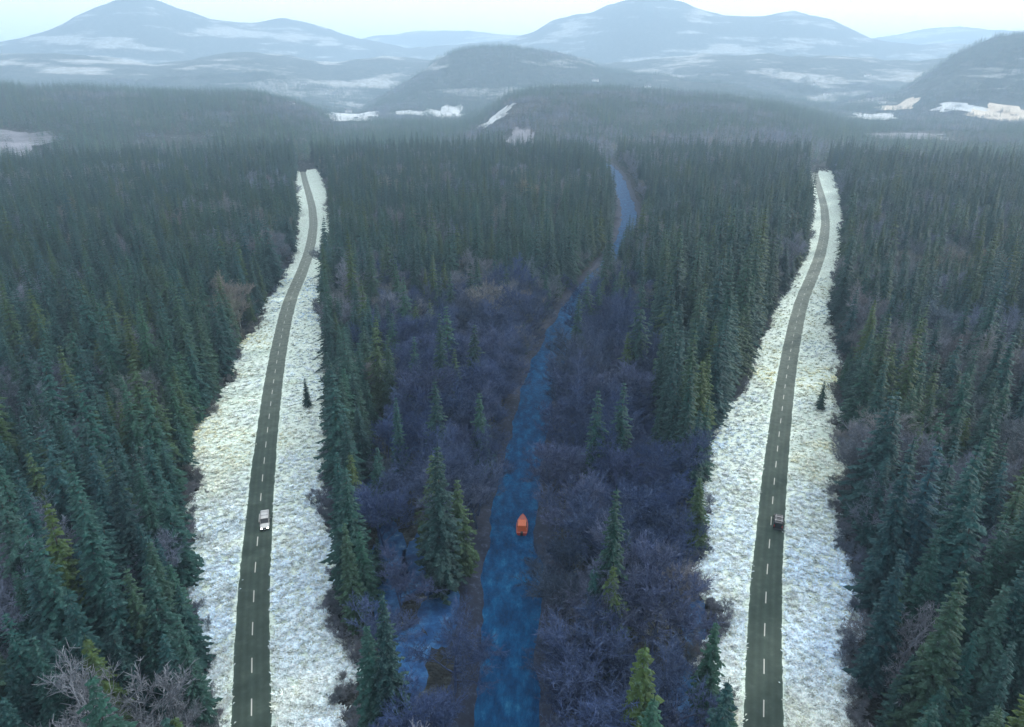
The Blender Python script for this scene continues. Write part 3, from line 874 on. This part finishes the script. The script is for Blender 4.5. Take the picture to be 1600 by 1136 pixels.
for k, (py_, paint, lab, away, lit) in enumerate([(822, m_silver, 'silver van with lit headlights driving on the two-lane road', False, True),
                                                  (818, m_dark, 'black van with roof bars driving on the two-lane road', True, False)]):
    RX, RY, d_, n_ = ROADS[k]
    gx_, gy_ = G(at(ROAD, py_) + 800 * k, py_)
    i = int(np.argmin(np.abs(RY - gy_)))
    x, y = RX[i] + n_[i, 0] * 1.75, RY[i] + n_[i, 1] * 1.75
    ang = math.atan2(d_[i, 1], d_[i, 0]) - math.pi / 2
    van(float(x), float(y), ang + (0 if away else math.pi), paint, lab, lit)

# motor boat on the river
bx_, by_ = G(816, 824)
bt = tag(emp('motor_boat', float(bx_), float(by_), R(-3), 1.12), 'small orange cabin boat with red hull on the blue river', 'boat'); bt.location.z = .02
m_orange = plain('orange_paint', (.62, .13, .03), .45); m_redh = plain('red_hull', (.34, .035, .03), .4); m_deck = plain('faded_red_deck', (.40, .12, .09), .7)
V, Fc = [], []
SS = [(-3.4, 1.25, .75), (-2, 1.42, .78), (0, 1.45, .84), (1.8, 1.2, .98), (3.2, .6, 1.16), (4.0, .05, 1.3)]
for yy, hw_, zt_ in SS:
    V += [(-hw_, yy, zt_), (-hw_ * .8, yy, .1), (0, yy, -.15), (hw_ * .8, yy, .1), (hw_, yy, zt_)]
for i in range(5):
    for j in range(4): Fc.append((i * 5 + j, i * 5 + j + 1, i * 5 + 6 + j, i * 5 + 5 + j))
Fc += [(0, 1, 2, 3, 4)]
part('hull', V, Fc, m_redh, bt)
V, Fc = [], []
for yy, hw_, zt_ in SS: V += [(-hw_ * .97, yy, zt_ - .1), (hw_ * .97, yy, zt_ - .1)]
part('deck', V, [(2 * i, 2 * i + 1, 2 * i + 3, 2 * i + 2) for i in range(5)], m_deck, bt)
cab = part('cabin', [(-1.15, -2.6, .7), (1.15, -2.6, .7), (1.05, .6, .75), (-1.05, .6, .75), (-1.0, -2.5, 2.2), (1.0, -2.5, 2.2), (.85, .1, 2.2), (-.85, .1, 2.2)],
           [(3, 2, 1, 0), (4, 5, 6, 7), (0, 1, 5, 4), (1, 2, 6, 5), (2, 3, 7, 6), (3, 0, 4, 7)], m_orange, bt, .06)
part('windscreen', [(-.85, .52, 1.2), (.85, .52, 1.2), (.75, .22, 2.0), (-.75, .22, 2.0), (-.85, .44, 1.15), (.85, .44, 1.15), (.75, .1, 2.0), (-.75, .1, 2.0)],
     [(0, 1, 2, 3), (7, 6, 5, 4), (0, 4, 5, 1), (1, 5, 6, 2), (2, 6, 7, 3), (3, 7, 4, 0)], m_glass, cab)
for s_ in (-1, 1): bpart('side_window', tuple(sorted((s_ * 1.0, s_ * 1.12))) + (-2.0, -.2, 1.35, 1.85), m_glass, cab, .01)
bpart('engine', (-.3, .3, -3.8, -3.3, .3, 1.2), m_blk, bt, .06)
bpart('hatch', (-.45, .45, 1.2, 2.1, .82, 1.0), m_redh, bt, .03)

# farmhouses in the valley
m_wall = plain('white_render', (.74, .75, .74), .8); m_slate = plain('slate_roof', (.09, .09, .10), .7); m_brickc = plain('chimney_brick', (.26, .13, .09), .9); m_door = plain('painted_door', (.06, .10, .07), .6)
HS = [((475, 134), 'white farmhouse at the edge of the plateau forest', .3), ((930, 128), 'white farmhouse below the brown hill', -.4), ((1012, 138), 'white cottage standing alone among the dark spruces', .2),
      ((1275, 134), 'white farmhouse on the slope above the valley', .5), ((1292, 150), 'low white barn house beside the valley farm', -.2), ((455, 165), 'white cottage behind the spruce crest', .1), ((545, 176), 'white house by the snowy valley meadow', .6),
      ((1378, 162), 'white house above the tan stubble strip', -.5), ((1355, 120), 'small white house high on the hazy slope', .2)]
for (q, lab, a_) in HS:
    x, y, r_ = ray_hit(*q)
    sc_ = 1.3 * max(1, min(1.6, r_ / 2600))
    h_ = emp('farmhouse', float(x), float(y), a_, sc_); h_.location.z = float(terrain(x, y)) - .6
    tag(h_, lab, 'house', 'white houses in the valley')
    bpart('wall', (-8, 8, -4, 4, 0, 6), m_wall, h_)
    rf_ = part('roof', [(-8.5, -4.6, 5.8), (8.5, -4.6, 5.8), (8.5, 4.6, 5.8), (-8.5, 4.6, 5.8), (-8.5, 0, 9.2), (8.5, 0, 9.2)], [(3, 2, 1, 0), (0, 1, 5, 4), (2, 3, 4, 5), (1, 2, 5), (3, 0, 4)], m_slate, h_)
    for cx2 in (-7, 7): bpart('chimney', (cx2 - .5, cx2 + .5, -.5, .5, 8.4, 10.4), m_brickc, rf_)
    bpart('door', (-.6, .6, -4.08, -3.9, 0, 2.2), m_door, h_)
    for cx2 in (-5.5, -2.8, 2.8, 5.5):
        for cz2 in (1.2, 3.9): bpart('window', (cx2 - .6, cx2 + .6, -4.06, -3.9, cz2, cz2 + 1.3), m_glass, h_)

# ------------------------------------------------------------------ haze
m_haze = bpy.data.materials.new('valley_haze'); m_haze.use_nodes = True
hn = m_haze.node_tree; hn.nodes.clear()
pv = hn.nodes.new('ShaderNodeVolumePrincipled'); ho = hn.nodes.new('ShaderNodeOutputMaterial')
pv.inputs['Color'].default_value = (.56, .78, 1.0, 1)
pv.inputs['Density'].default_value = 1.6e-4
pv.inputs['Anisotropy'].default_value = .1
hn.links.new(pv.outputs[0], ho.inputs['Volume'])
zt = float(gz.max()) + 40; zb = float(gz.min()) - 2
hb = 15200
hv = [(-hb, -hb, zb), (hb, -hb, zb), (hb, hb, zb), (-hb, hb, zb), (-hb, -hb, zt), (hb, -hb, zt), (hb, hb, zt), (-hb, hb, zt)]
hz = mesh_obj('haze', hv, [(3, 2, 1, 0), (4, 5, 6, 7), (0, 1, 5, 4), (1, 2, 6, 5), (2, 3, 7, 6), (3, 0, 4, 7)], m_haze)
tag(hz, 'pale blue haze lying over the forest and hills', 'haze', kind='stuff')
